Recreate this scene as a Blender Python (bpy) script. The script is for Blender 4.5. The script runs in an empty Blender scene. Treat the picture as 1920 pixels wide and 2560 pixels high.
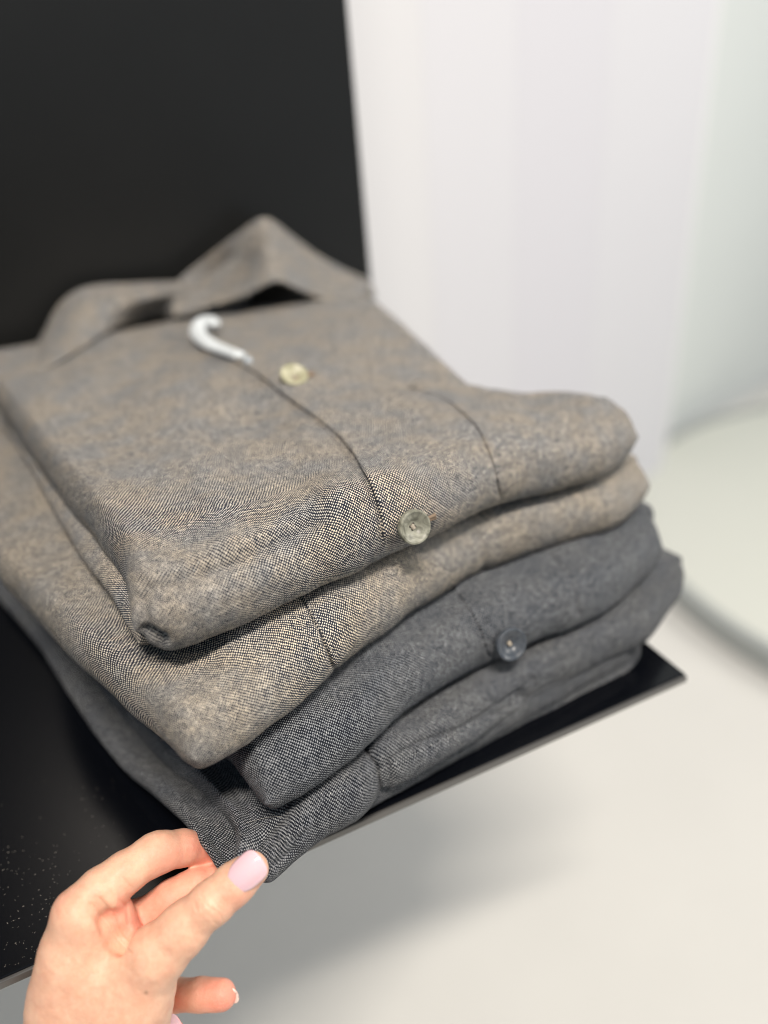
import bpy, bmesh, math, random
import numpy as np
from mathutils import Vector, Matrix
from mathutils.bvhtree import BVHTree
from mathutils.interpolate import poly_3d_calc

random.seed(7); RNG = np.random.default_rng(7)
SC = bpy.context.scene
COL = SC.collection

# ------------------------------------------------------------------ camera
FPX = 1850.0                        # focal length in pixels of the 1920 x 2560 photograph
_down = np.array([292, 3170, 1850.]); _down /= np.linalg.norm(_down)
UP = -_down
_v = np.array([5152, -1543, 1850.]); _v /= np.linalg.norm(_v)
XA = _v - _v.dot(UP) * UP; XA /= np.linalg.norm(XA)
YA = np.cross(UP, XA)
CAM = np.array([-0.2770, -0.2337, 0.316])     # origin = front right corner of the shelf, z = 0 its top
def toW(v): v = np.asarray(v, float); return np.array([v @ XA, v @ YA, v @ UP])
def ray(px, py): return toW([(px - 960) / FPX, (py - 1280) / FPX, 1.])
def onZ(px, py, z): r = ray(px, py); return CAM + r * ((z - CAM[2]) / r[2])
def onY(px, py, y): r = ray(px, py); return CAM + r * ((y - CAM[1]) / r[1])
def atD(px, py, d): return CAM + ray(px, py) * d
MW = np.stack([XA, YA, UP])                  # camera axes -> world
def project(P):
    c = (np.asarray(P) - CAM) @ MW           # back to camera coords
    return c[..., 0] / c[..., 2] * FPX + 960, c[..., 1] / c[..., 2] * FPX + 1280, c[..., 2]

cd = bpy.data.cameras.new('camera'); cam = bpy.data.objects.new('camera', cd); COL.objects.link(cam)
r_, u_, b_ = toW([1, 0, 0]), toW([0, -1, 0]), toW([0, 0, -1])
cam.matrix_world = Matrix(((r_[0], u_[0], b_[0], CAM[0]), (r_[1], u_[1], b_[1], CAM[1]), (r_[2], u_[2], b_[2], CAM[2]), (0, 0, 0, 1)))
cd.sensor_fit = 'VERTICAL'; cd.sensor_height = 36; cd.sensor_width = 27
cd.lens = 36 * FPX / 2560
cd.clip_start = 0.01; cd.clip_end = 60
cd.dof.use_dof = True
cd.dof.focus_distance = 0.328
cd.dof.aperture_fstop = 2.3
SC.camera = cam

# ------------------------------------------------------------------ light
w = bpy.data.worlds.new('World'); SC.world = w; w.use_nodes = True
wb = w.node_tree.nodes['Background']
wb.inputs[0].default_value = (0.62, 0.81, 1.0, 1); wb.inputs[1].default_value = 0.26
def area(name, loc, target, size, power, colour):
    l = bpy.data.lights.new(name, 'AREA'); l.shape = 'RECTANGLE'; l.size, l.size_y = size
    l.energy = power; l.color = colour
    o = bpy.data.objects.new(name, l); COL.objects.link(o); o.location = loc
    o.rotation_euler = (Vector(target) - Vector(loc)).to_track_quat('-Z', 'Y').to_euler()
    return o
area('ceiling_lamp', (-0.35, -0.98, 2.1), (-0.1, 0.1, 0.0), (0.8, 0.08), 76, (1.0, 0.91, 0.81))
area('shop_window', (2.6, -0.6, 1.3), (-0.1, 0.2, 0.0), (1.5, 1.5), 60, (1.0, 0.95, 0.88))
SC.view_settings.view_transform = 'Standard'; SC.view_settings.look = 'None'
SC.view_settings.exposure = 0; SC.view_settings.gamma = 1
SC.cycles.use_denoising = True
try: SC.cycles.denoiser = 'OPENIMAGEDENOISE'
except Exception: pass
SC.cycles.max_bounces = 8
SC.cycles.pixel_filter_type = 'BLACKMAN_HARRIS'; SC.cycles.filter_width = 0.95

# ------------------------------------------------------------------ helpers
def tag(o, label=None, cat=None, group=None, kind=None):
    if label: o['label'] = label
    if cat: o['category'] = cat
    if group: o['group'] = group
    if kind: o['kind'] = kind
    return o
def empty(name, loc):
    o = bpy.data.objects.new(name, None); o.location = Vector(loc); COL.objects.link(o); o.empty_display_size = .02
    return o
def link(name, me, mat=None, parent=None, smooth=True):
    o = bpy.data.objects.new(name, me); COL.objects.link(o)
    if mat: me.materials.append(mat)
    if smooth: me.polygons.foreach_set('use_smooth', [True] * len(me.polygons))
    if parent:
        o.parent = parent
        p = parent; t = Vector((0, 0, 0))
        while p: t += p.location; p = p.parent
        o.location = -t
        # keep child's own origin at the world origin: location cancels the parents'
    return o
def mesh_np(name, V, F, UV=None):
    """V (n,3), F (m,4) quads, UV (n,2) per vertex"""
    me = bpy.data.meshes.new(name)
    V = np.asarray(V, np.float32); F = np.asarray(F, np.int32); k = F.shape[1]
    me.vertices.add(len(V)); me.vertices.foreach_set('co', V.ravel())
    me.loops.add(F.size); me.loops.foreach_set('vertex_index', F.ravel())
    me.polygons.add(len(F)); me.polygons.foreach_set('loop_start', np.arange(0, F.size, k, dtype=np.int32))
    try: me.polygons.foreach_set('loop_total', np.full(len(F), k, np.int32))
    except Exception: pass
    me.update(calc_edges=True)
    if UV is not None:
        l = me.uv_layers.new(name='UVMap')
        l.data.foreach_set('uv', np.asarray(UV, np.float32)[F.ravel()].ravel())
    return me
def bm_mesh(name, bm):
    me = bpy.data.meshes.new(name); bm.to_mesh(me); bm.free(); return me
def grid_faces(n, m, flip=False):
    i = np.arange(n * m).reshape(n, m)
    q = np.stack([i[:-1, :-1], i[1:, :-1], i[1:, 1:], i[:-1, 1:]], -1).reshape(-1, 4)
    return q[:, ::-1] if flip else q
def catmull(P, n):
    P = np.asarray(P, float)
    d = np.r_[0, np.cumsum(np.linalg.norm(np.diff(P, axis=0), axis=1) ** .5)]
    Q = np.vstack([2 * P[0] - P[1], P, 2 * P[-1] - P[-2]])
    t = np.linspace(0, d[-1], 400); k = np.clip(np.searchsorted(d, t, 'right') - 1, 0, len(P) - 2)
    s = ((t - d[k]) / (d[k + 1] - d[k]))[:, None]
    p0, p1, p2, p3 = Q[k], Q[k + 1], Q[k + 2], Q[k + 3]
    C = .5 * (2 * p1 + (p2 - p0) * s + (2 * p0 - 5 * p1 + 4 * p2 - p3) * s ** 2 + (-p0 + 3 * p1 - 3 * p2 + p3) * s ** 3)
    L = np.r_[0, np.cumsum(np.linalg.norm(np.diff(C, axis=0), axis=1))]; L /= L[-1]
    n = np.linspace(0, 1, n) if np.isscalar(n) else np.asarray(n)
    return np.stack([np.interp(n, L, C[:, a]) for a in range(C.shape[1])], -1)
def vnoise(x, y, seed=0):
    r = np.random.default_rng(seed); T = r.random((64, 64)) * 2 - 1
    xi, yi = np.floor(x).astype(int), np.floor(y).astype(int); fx, fy = x - xi, y - yi
    fx = fx * fx * (3 - 2 * fx); fy = fy * fy * (3 - 2 * fy)
    g = lambda a, b: T[a % 64, b % 64]
    return (g(xi, yi) * (1 - fx) + g(xi + 1, yi) * fx) * (1 - fy) + (g(xi, yi + 1) * (1 - fx) + g(xi + 1, yi + 1) * fx) * fy
def polydist(X, Y, path):
    """distance to polyline in pixels"""
    P = np.asarray(path, float); best = np.full(X.shape, 1e9)
    for a, b in zip(P[:-1], P[1:]):
        ab = b[:2] - a[:2]; t = np.clip(((X - a[0]) * ab[0] + (Y - a[1]) * ab[1]) / (ab @ ab), 0, 1)
        best = np.minimum(best, np.hypot(X - a[0] - t * ab[0], Y - a[1] - t * ab[1]))
    return best

# ------------------------------------------------------------------ materials
class NT:
    def __init__(s, name):
        s.m = bpy.data.materials.new(name); s.m.use_nodes = True; s.t = s.m.node_tree
        s.b = s.t.nodes['Principled BSDF']
    def n(s, typ, **kw):
        x = s.t.nodes.new(typ)
        for k, v in kw.items(): setattr(x, k, v)
        return x
    def l(s, a, b): s.t.links.new(a, b)
    def val(s, sock, v):
        if isinstance(v, bpy.types.NodeSocket): s.l(v, sock)
        else: sock.default_value = v
    def math(s, op, a, b=0.0, c=None, clamp=False):
        x = s.n('ShaderNodeMath', operation=op, use_clamp=clamp); s.val(x.inputs[0], a); s.val(x.inputs[1], b)
        if c is not None: s.val(x.inputs[2], c)
        return x.outputs[0]
    def noise(s, vec, scale, detail=2, rough=.5):
        x = s.n('ShaderNodeTexNoise'); s.l(vec, x.inputs['Vector']); x.inputs['Scale'].default_value = scale
        x.inputs['Detail'].default_value = detail; x.inputs['Roughness'].default_value = rough
        return x.outputs['Fac']
    def ramp(s, fac, stops):
        x = s.n('ShaderNodeValToRGB'); s.l(fac, x.inputs[0]); e = x.color_ramp.elements
        while len(e) < len(stops): e.new(.5)
        for k, (p, c) in enumerate(stops): e[k].position = p; e[k].color = (*c, 1) if len(c) == 3 else c
        return x.outputs['Color']
    def mix(s, fac, a, b):
        x = s.n('ShaderNodeMix', data_type='RGBA'); s.val(x.inputs[0], fac)
        for i, v in ((6, a), (7, b)):
            if isinstance(v, bpy.types.NodeSocket): s.l(v, x.inputs[i])
            else: x.inputs[i].default_value = (*v, 1)
        return x.outputs[2]
    def bump(s, h, strength, dist):
        x = s.n('ShaderNodeBump'); s.l(h, x.inputs['Height']); x.inputs['Strength'].default_value = strength
        x.inputs['Distance'].default_value = dist; s.l(x.outputs[0], s.b.inputs['Normal']); return x

def fabric(name, light_a, light_b, dark, cell=.00080, ang=0.0):
    k = NT(name); uv = k.n('ShaderNodeUVMap').outputs[0]
    # thread paths wander a little
    nz = k.n('ShaderNodeTexNoise'); k.l(uv, nz.inputs['Vector']); nz.inputs['Scale'].default_value = 260; nz.inputs['Detail'].default_value = 2
    sub = k.n('ShaderNodeVectorMath', operation='SUBTRACT'); k.l(nz.outputs['Color'], sub.inputs[0]); sub.inputs[1].default_value = (.5, .5, .5)
    sca = k.n('ShaderNodeVectorMath', operation='SCALE'); k.l(sub.outputs[0], sca.inputs[0]); sca.inputs['Scale'].default_value = .00095
    add = k.n('ShaderNodeVectorMath', operation='ADD'); k.l(uv, add.inputs[0]); k.l(sca.outputs[0], add.inputs[1])
    sp = k.n('ShaderNodeSeparateXYZ'); k.l(add.outputs[0], sp.inputs[0])
    su = k.math('SINE', k.math('MULTIPLY', sp.outputs[0], math.pi / cell))
    sv = k.math('SINE', k.math('MULTIPLY', sp.outputs[1], math.pi / cell))
    pr = k.math('MULTIPLY', su, sv)
    fine = k.noise(uv, 2600, 2, .6)
    pr2 = k.math('ADD', pr, k.math('MULTIPLY', k.math('SUBTRACT', fine, .5), 1.0))
    mid = k.noise(uv, 620, 3, .7)
    pr3 = k.math('ADD', pr2, k.math('MULTIPLY', k.math('SUBTRACT', mid, .50), 1.6))
    pr3 = k.math('ADD', pr3, k.math('MULTIPLY', k.math('SUBTRACT', k.noise(uv, 270, 3, .7), .50), 1.0))
    pr3 = k.math('ADD', pr3, k.math('MULTIPLY', k.math('SUBTRACT', k.noise(uv, 120, 4, .7), .50), .55))
    mr = k.n('ShaderNodeMapRange', interpolation_type='SMOOTHSTEP'); k.l(pr3, mr.inputs[0])
    mr.inputs[1].default_value = .08; mr.inputs[2].default_value = .48
    mask = mr.outputs[0]
    big = k.noise(uv, 34, 4, .62)
    lc = k.ramp(big, [(.40, light_b), (.60, light_a)])
    # single flecks of stray fibre colour
    lc2 = k.mix(k.math('MULTIPLY', k.math('GREATER_THAN', k.noise(uv, 900, 1), .70), .6), lc, (.70, .70, .66))
    dc = k.mix(k.noise(uv, 500, 2), dark, tuple(c * 1.9 for c in dark))
    k.l(k.mix(mask, dc, lc2), k.b.inputs['Base Color'])
    k.b.inputs['Roughness'].default_value = .92
    k.b.inputs['Specular IOR Level'].default_value = .2
    k.b.inputs['Sheen Weight'].default_value = .05; k.b.inputs['Sheen Roughness'].default_value = .45
    hgt = k.math('ADD', k.math('ABSOLUTE', pr), k.math('MULTIPLY', fine, .6))
    k.bump(hgt, .75, .00028)
    return k.m
TAN = fabric('tan_wool', (.78, .685, .55), (.61, .59, .55), (.014, .017, .026))
TAN2 = fabric('tan_wool_light', (.82, .715, .56), (.66, .62, .55), (.014, .017, .026))
GREY = fabric('grey_wool', (.315, .325, .335), (.24, .255, .275), (.007, .009, .014))
GREY2 = fabric('dark_grey_wool', (.31, .315, .32), (.235, .245, .265), (.006, .008, .012))

def simple(name, col, rough=.5, spec=.5, bump=None, vary=0.0, vscale=3, **kw):
    k = NT(name); tc = k.n('ShaderNodeTexCoord').outputs['Object']
    if vary:
        n = k.noise(tc, vscale, 4, .6)
        k.l(k.mix(n, tuple(c * (1 - vary) for c in col), tuple(min(1, c * (1 + vary)) for c in col)), k.b.inputs['Base Color'])
    else: k.b.inputs['Base Color'].default_value = (*col, 1)
    k.b.inputs['Roughness'].default_value = rough; k.b.inputs['Specular IOR Level'].default_value = spec
    if bump: k.bump(k.noise(tc, bump[0], 3), bump[1], bump[2])
    for a, v in kw.items(): k.b.inputs[a.replace('_', ' ')].default_value = v
    return k.m

# ------------------------------------------------------------------ the room
def box(name, lo, hi, mat, parent=None, bev=0, seg=2):
    bm = bmesh.new(); bmesh.ops.create_cube(bm, size=1)
    lo, hi = Vector(lo), Vector(hi)
    for v in bm.verts: v.co = Vector([(lo[a] + hi[a]) / 2 + v.co[a] * (hi[a] - lo[a]) for a in range(3)])
    if bev: bmesh.ops.bevel(bm, geom=bm.edges[:], offset=bev, segments=seg, affect='EDGES', profile=.6)
    return link(name, bm_mesh(name, bm), mat, parent, smooth=False)
FLZ = -0.80
M_floor = simple('pale_floor', (.66, .65, .615), .55, .3, vary=.08, vscale=2)
M_wall = simple('white_wall', (.64, .64, .675), .7, .2, vary=.02, vscale=1)
M_wall2 = simple('pale_green_wall', (.66, .69, .68), .5, .3, vary=.03, vscale=2)
fl = box('floor', (-4, -4, FLZ - .1), (6, 4.5, FLZ), M_floor); tag(fl, kind='structure', label='pale warm blurred shop floor under the shelf')

def wall_along(name, p0, p1, z0, z1, th, mat):
    """upright slab between two floor points"""
    p0, p1 = Vector((*p0, 0)), Vector((*p1, 0)); d = (p1 - p0).normalized(); n = Vector((-d.y, d.x, 0))
    bm = bmesh.new(); vs = []
    for z in (z0, z1):
        for q in (p0, p1, p1 + n * th, p0 + n * th): vs.append(bm.verts.new((q.x, q.y, z)))
    for f in ((0, 1, 5, 4), (1, 2, 6, 5), (2, 3, 7, 6), (3, 0, 4, 7), (4, 5, 6, 7), (3, 2, 1, 0)): bm.faces.new([vs[i] for i in f])
    return link(name, bm_mesh(name, bm), mat, smooth=False)
# white wall beyond the display, a second pale wall set back on its right
WD = Vector((1.0, .27, 0)).normalized(); WB = Vector((1.19, 1.24, 0))
def wp(s, back=0): n = Vector((-WD.y, WD.x, 0)); q = WB + WD * s + n * back; return (q.x, q.y)
r = ray(1728, 560); a = np.array([[r[0], -WD.x], [r[1], -WD.y]]); sol = np.linalg.solve(a, np.array([WB.x - CAM[0], WB.y - CAM[1]]))
S1W = float(sol[1])
def wall_s(px, py=500):
    r = ray(px, py); a = np.array([[r[0], -WD.x], [r[1], -WD.y]]); return float(np.linalg.solve(a, np.array([WB.x - CAM[0], WB.y - CAM[1]]))[1])
ww = empty('white_wall', (0, 0, FLZ)); tag(ww, 'tall white wall with painted reflection bands beyond the black panel, blurred', 'wall')
M_wa = simple('white_reflection_lilac', (.625, .622, .665), .7, .2); M_wc = simple('white_reflection_bright', (.655, .655, .675), .7, .2)  # lilac and bright tints imitate soft reflection bands on the white wall
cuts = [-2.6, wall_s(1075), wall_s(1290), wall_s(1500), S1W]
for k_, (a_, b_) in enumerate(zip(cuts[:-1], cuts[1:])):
    o = wall_along('panel', wp(a_ + .0004), wp(b_ - .0004), FLZ, 2.4, .06, (M_wc, M_wall, M_wa, M_wall)[k_])  # one slab per painted reflection band
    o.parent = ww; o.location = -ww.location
wl = wall_along('wall_post', wp(S1W + .004, .05), wp(S1W + .10, .05), FLZ, 2.4, .06, simple('bright_white', (.78, .78, .78), .5)); tag(wl, 'narrow bright white upright strip beside the white wall', 'post')
wl = wall_along('pale_wall', wp(S1W - .1, .14), wp(3.0, .14), FLZ, 2.4, .08, M_wall2); tag(wl, 'pale greenish wall set back at the right edge', 'wall')
sk = wall_along('skirting_shadow', wp(S1W + .002, .125), wp(3.0, .125), FLZ, FLZ + .05, .012, simple('grey_skirting_shadow', (.60, .62, .62), .5)); tag(sk, 'low grey strip painting the shadow streak at the foot of the pale wall', 'shadow strip')  # grey strip stands in for the shadow streak along the skirting

# round low platform on the floor at the right
pf = empty('round_platform', (1.62, .64, FLZ)); tag(pf, 'low round pale platform with a dark grey rim on the floor at right', 'platform')
def disc(name, c, r0, r1, z0, z1, mat, parent, n=96):
    bm = bmesh.new(); rings = []
    prof = [(r0, z0), (r1, z0), (r1, z1), (r0, z1)]
    for (rr, z) in prof: rings.append([bm.verts.new((c[0] + rr * math.cos(2 * math.pi * i / n), c[1] + rr * math.sin(2 * math.pi * i / n), z)) for i in range(n)])
    for k in range(4):
        A, B = rings[k], rings[(k + 1) % 4]
        for i in range(n): bm.faces.new((A[i], A[(i + 1) % n], B[(i + 1) % n], B[i]))
    return link(name, bm_mesh(name, bm), mat, parent, smooth=False)
disc('top', (1.62, .64), .001, .765, FLZ + .012, FLZ + .052, simple('pale_green_top', (.64, .65, .59), .6), pf)
disc('rim', (1.62, .64),   .766, .789, FLZ + .001, FLZ + .060, simple('grey_rim', (.36, .38, .37), .5), pf)

# ------------------------------------------------------------------ shelf and back panel
def black(name, base, rough, coat, bmp=True):
    k = NT(name); tc = k.n('ShaderNodeTexCoord').outputs['Object']
    n = k.noise(tc, 9, 3)
    k.l(k.mix(n, base, tuple(c * 1.4 for c in base)), k.b.inputs['Base Color'])
    k.b.inputs['Roughness'].default_value = rough; k.b.inputs['Specular IOR Level'].default_value = coat
    return k.m
M_shelf = black('black_satin_shelf', (.0016, .0020, .0032), .17, .45)
M_panel = black('black_satin_panel', (.0095, .0096, .0094), .30, .45)
M_edge = simple('edge_metal', (.16, .155, .15), .3, .6, Metallic=.6)
sh = empty('display_shelf', (-.3, .24, -.006)); tag(sh, 'thin glossy black display shelf carrying the folded shirts', 'shelf')
box('board', (-1.0, .0012, -.0048), (.0, .478, .0), M_shelf, sh, .0006)
box('front_edge', (-1.0, -.0006, -.0046), (-.0003, .0011, -.0003), M_edge, sh, .0004)
pn = box('back_panel', (-1.6, .4805, -.03), (.0215, .50, 1.6), M_panel, None, .0006); tag(pn, 'tall matt black panel standing upright behind the shirts', 'panel')
hw = box('unseen_reflection_block', (-3.2, -2.5, FLZ), (.45, -2.05, .26), simple('reflection_block_dark', (.012, .013, .016), .5)); tag(hw, kind='structure', label='added low dark block behind the camera, there to be mirrored in the black panel')  # unseen block, added so the glossy back panel reflects something dark
# lint and dust lying on the shelf
V, F = [], []
M_dust = simple('lint', (.26, .24, .21), .9)
for i in range(210):
    g = RNG.random()
    if g < .75: px, py = RNG.uniform(-40, 150), RNG.uniform(2120, 2430)
    else: px, py = RNG.uniform(-40, 330), RNG.uniform(1950, 2300)
    p = onZ(px, py, .0004)
    if p[1] < .004: continue
    s = RNG.uniform(.00004, .00011); L = s * RNG.uniform(1, 5); a_ = RNG.uniform(0, math.pi * 2); c, d = math.cos(a_), math.sin(a_)
    b0 = len(V)
    for (u, v, z) in ((-L, -s, 0), (L, -s, 0), (L, s, 0), (-L, s, 0), (0, 0, s * 1.5)):
        V.append((p[0] + u * c - v * d, p[1] + u * d + v * c, .0001 + z))
    F += [(b0, b0 + 1, b0 + 4), (b0 + 1, b0 + 2, b0 + 4), (b0 + 2, b0 + 3, b0 + 4), (b0 + 3, b0, b0 + 4)]
du = link('dust', mesh_np('dust', V, F), M_dust); tag(du, 'specks of lint and dust on the black shelf beside the hand', 'dust', kind='stuff')

# ------------------------------------------------------------------ folded cloth pads
class Pad:
    """closed folded bundle of cloth: Coons mid-surface, rounded edges, arc-length UVs"""
    def __init__(s, name, front, left, right, T, mat, parent, nu=300, nv=300, wr=.0012, seed=1, feats=(), rf=None, uvoff=(0, 0), edge_t=1.0, tvar=.08, thick_fn=None, taper=0.0, taper_l=0.0):
        r = T / 2
        front, left, right = [np.array(q, float) for q in (front, left, right)]
        # spacing: dense near the borders
        def spacing(n, length, rr):
            k = max(8, n // 9)
            ph = np.linspace(0, math.pi / 2, k); a = rr * (1 - np.cos(ph))
            mid = np.linspace(rr, length - rr, n - 2 * k + 2)[1:-1]
            d = np.r_[a, mid, length - a[::-1]]
            return d / length, d, length
        W = np.linalg.norm(front[-1] - front[0]); Lg = np.linalg.norm(left[-1] - left[0])
        u, du_, W = spacing(nu, W, r); v, dv_, Lg = spacing(nv, Lg, r)
        def prof(d, total, ee=1.0):
            m = np.minimum(d, total - d); m = np.clip(m / (r * ee), 0, 1); return np.sqrt(np.clip(1 - (1 - m) ** 2, 0, 1))
        Fc = catmull(front, u); Bc = left[-1] + (right[-1] - left[-1]) * u[:, None]
        Lc = catmull(left, v); Rc = catmull(right, v)
        U, Vv = u[:, None, None], v[None, :, None]
        P = (1 - Vv) * Fc[:, None] + Vv * Bc[:, None] + (1 - U) * Lc[None] + U * Rc[None] \
            - ((1 - U) * (1 - Vv) * front[0] + U * (1 - Vv) * front[-1] + (1 - U) * Vv * left[-1] + U * Vv * right[-1])
        E = prof(du_, W, edge_t)[:, None] * prof(dv_, Lg)[None]
        X, Y = P[..., 0], P[..., 1]
        tn = 1 + tvar * vnoise(X * 14 + 5, Y * 14, seed) + tvar * .6 * vnoise(X * 34, Y * 25, seed + 1)
        if taper: tn = tn * (1 - taper * np.clip((U[..., 0] + 0 * X - .72) / .28, 0, 1) ** 1.6)
        if taper_l: tn = tn * (1 - taper_l * np.clip(1 - (U[..., 0] + 0 * X) / .16, 0, 1) ** 1.5 * np.clip(1 - Vv[..., 0] / .5, 0, 1))
        if thick_fn is not None: tn = tn * thick_fn(U[..., 0] + 0 * X, Vv[..., 0] + 0 * X)
        top, bot = P.copy(), P.copy()
        top[..., 2] += r * E * tn; bot[..., 2] -= r * E * (1 + .25 * (tn - 1))
        def arcs(S):
            du = np.linalg.norm(np.diff(S, axis=0), axis=2); au = np.vstack([np.zeros((1, S.shape[1])), np.cumsum(du, 0)]); au -= au[nu // 2][None]
            dv = np.linalg.norm(np.diff(S, axis=1), axis=2); av = np.hstack([np.zeros((S.shape[0], 1)), np.cumsum(dv, 1)])
            return au, av
        au, av = arcs(top); bu, bv = arcs(bot)
        # wrinkles along the outward normal
        for sgn, S in ((1, top), (-1, bot)):
            N = s.normals(S) * sgn
            amt = wr * (vnoise(X * 26 + Y * 18, Y * 30 - X * 20, seed + 2) * .9 + .5 * vnoise(X * 70, S[..., 2] * 60 + Y * 50, seed + 3)) + .00022 * vnoise(X * 260, Y * 240 + S[..., 2] * 240, seed + 4)
            if sgn > 0 or True:
                px, py, _ = project(S)
                fade = 1.0 if sgn > 0 else np.clip(1 - dv_[None] / (r * 1.0), 0, 1) * 1.0
                for (path, width, amp) in feats:
                    amt = amt + fade * amp * np.exp(-(polydist(px, py, path) / width) ** 2)
            ed = np.minimum(1, E * 3) if sgn < 0 else 1
            S += N * amt[..., None]
        # the two sheets share their border
        bord = np.zeros(E.shape, bool); bord[0] = bord[-1] = True; bord[:, 0] = bord[:, -1] = True
        bot[bord] = top[bord]
        s.top = top
        jj = np.unique(np.r_[np.arange(0, min(nv, nv // 9 + 24)), np.arange(nv // 9 + 24, nv - 10, 9), np.arange(nv - 10, nv)])
        Vt = top.reshape(-1, 3); Vb = bot[:, jj].reshape(-1, 3)
        UV = np.vstack([np.stack([au, av], -1).reshape(-1, 2), np.stack([bu[:, jj], -bv[:, jj]], -1).reshape(-1, 2)]) + np.array(uvoff)
        F = np.vstack([grid_faces(nu, nv), grid_faces(nu, len(jj), True) + nu * nv])
        V = np.vstack([Vt, Vb])
        # weld border verts of the bottom sheet to the top ones
        mp = np.arange(len(V)); bb = bord[:, jj]; topi = np.arange(nu * nv).reshape(nu, nv)[:, jj]
        uvl = UV[F.ravel()]
        idx = np.arange(nu * len(jj)).reshape(nu, len(jj)) + nu * nv
        mp[idx[bb]] = topi[bb]
        F2 = mp[F]
        me = mesh_np(name, V, F2); l = me.uv_layers.new(name='UVMap'); l.data.foreach_set('uv', uvl.astype(np.float32).ravel())
        s.V, s.F, s.UV, s.Fr = V, F2, UV, F
        s.o = link(name, me, mat, parent)
        nvt = nu * nv; s.bvh = None
    @staticmethod
    def normals(S):
        a = np.gradient(S, axis=0); b = np.gradient(S, axis=1); n = np.cross(a, b); l = np.linalg.norm(n, axis=2, keepdims=True)
        n = n / np.maximum(l, 1e-12); n[..., 2] = np.where(l[..., 0] < 1e-11, 0, n[..., 2]); return n
    def tree(s):
        if s.bvh is None: s.bvh = BVHTree.FromPolygons([Vector(v) for v in s.V.tolist()], s.F.tolist())
        return s.bvh
    def hit(s, px, py):
        d = Vector(ray(px, py)).normalized(); h = s.tree().ray_cast(Vector(CAM), d)
        return h
    def near(s, p):
        loc, n, i, _ = s.tree().find_nearest(p)
        f = s.F[i]; w = poly_3d_calc([Vector(s.V[k]) for k in f], loc)
        uv = sum((s.UV[k] * ww for k, ww in zip(s.Fr[i], w)), np.zeros(2))
        if (Vector(CAM) - loc).dot(n) < 0 and False: n = -n
        return loc, n, uv
    def strip(s, name, path, offs, hts, mat, parent, n=160, uvshift=(0, 0)):
        """ribbon of cloth lying on the pad along a drawn path; offs = signed widths in metres, hts = heights above the pad"""
        pts = catmull(path, n); P, N = [], []
        for q in pts:
            h = s.hit(q[0], q[1])
            if h[0] is None: continue
            P.append(h[0]); N.append(h[1])
        m = len(P); V, UV = [], []
        for i in range(m):
            t = (P[min(i + 2, m - 1)] - P[max(i - 2, 0)]).normalized(); nn = Vector((0, 0, 0))
            for j in range(max(0, i - 3), min(m, i + 4)): nn += N[j]
            nn.normalize(); b = t.cross(nn).normalized()
            fd = min(1, i / (m * .05), (m - 1 - i) / (m * .05))
            for o_, h_ in zip(offs, hts):
                h_ = h_ * fd - .0012 * (1 - fd)
                loc, n2, uv = s.near(P[i] + b * o_)
                V.append(loc + (n2 + nn).normalized() * h_); UV.append(uv + np.array(uvshift))
        me = mesh_np(name, V, grid_faces(m, len(offs)), UV)
        return link(name, me, mat, parent)

def pts_low(lst, zm, T):
    """outline pixels of the visible lower border -> world, at the widest line of the roll"""
    out = []
    for q in lst:
        z = q[2] if len(q) > 2 else zm
        p = onZ(q[0], q[1], z - .32 * T); p[1] -= .12 * T; p[2] = z; out.append(p)
    return out
W3 = lambda *a: np.array(a, float)
def EZ(px, py, zs, zm): p = onZ(px, py, zs); p[2] = zm; return p     # silhouette seen at height zs, edge of the mid-surface at zm

# ================= shirt 4 (lowest, dark grey)
g4 = 'folded shirts in the stack'
s4 = empty('folded_shirt', (-.17, .2, .0)); tag(s4, 'charcoal folded shirt at the bottom of the stack, its corner pinched by the hand', 'shirt', g4)
zl, Tl = .0105, .019
low4 = Pad('under_layer', pts_low([(556, 2195, .029), (640, 2200, .022), (700, 2150, .015), (800, 2100), (960, 2000), (1250, 1830), (1560, 1660)], zl, Tl),
           pts_low([(556, 2195, .029), (478, 2080, .027), (398, 2002, .020), (310, 1930), (235, 1835), (160, 1720), (100, 1625), (0, 1500)], zl, Tl) + [W3(-.375, .33, zl), W3(-.37, .44, zl)],
           pts_low([(1560, 1660), (1560, 1600)], zl, Tl) + [W3(-.02, .2, zl), W3(-.03, .44, zl)], Tl, GREY2, s4, 220, 220, .0006, 41, feats=[([(575, 2160), (520, 2080), (470, 2000)], 10, -.0012), ([(560, 2165), (500, 2090)], 9, .0010)], thick_fn=lambda u, v: 1 - .6 * np.exp(-(u / .12) ** 2 - (v / .08) ** 2))
z4, T4 = .0262, .028
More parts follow.
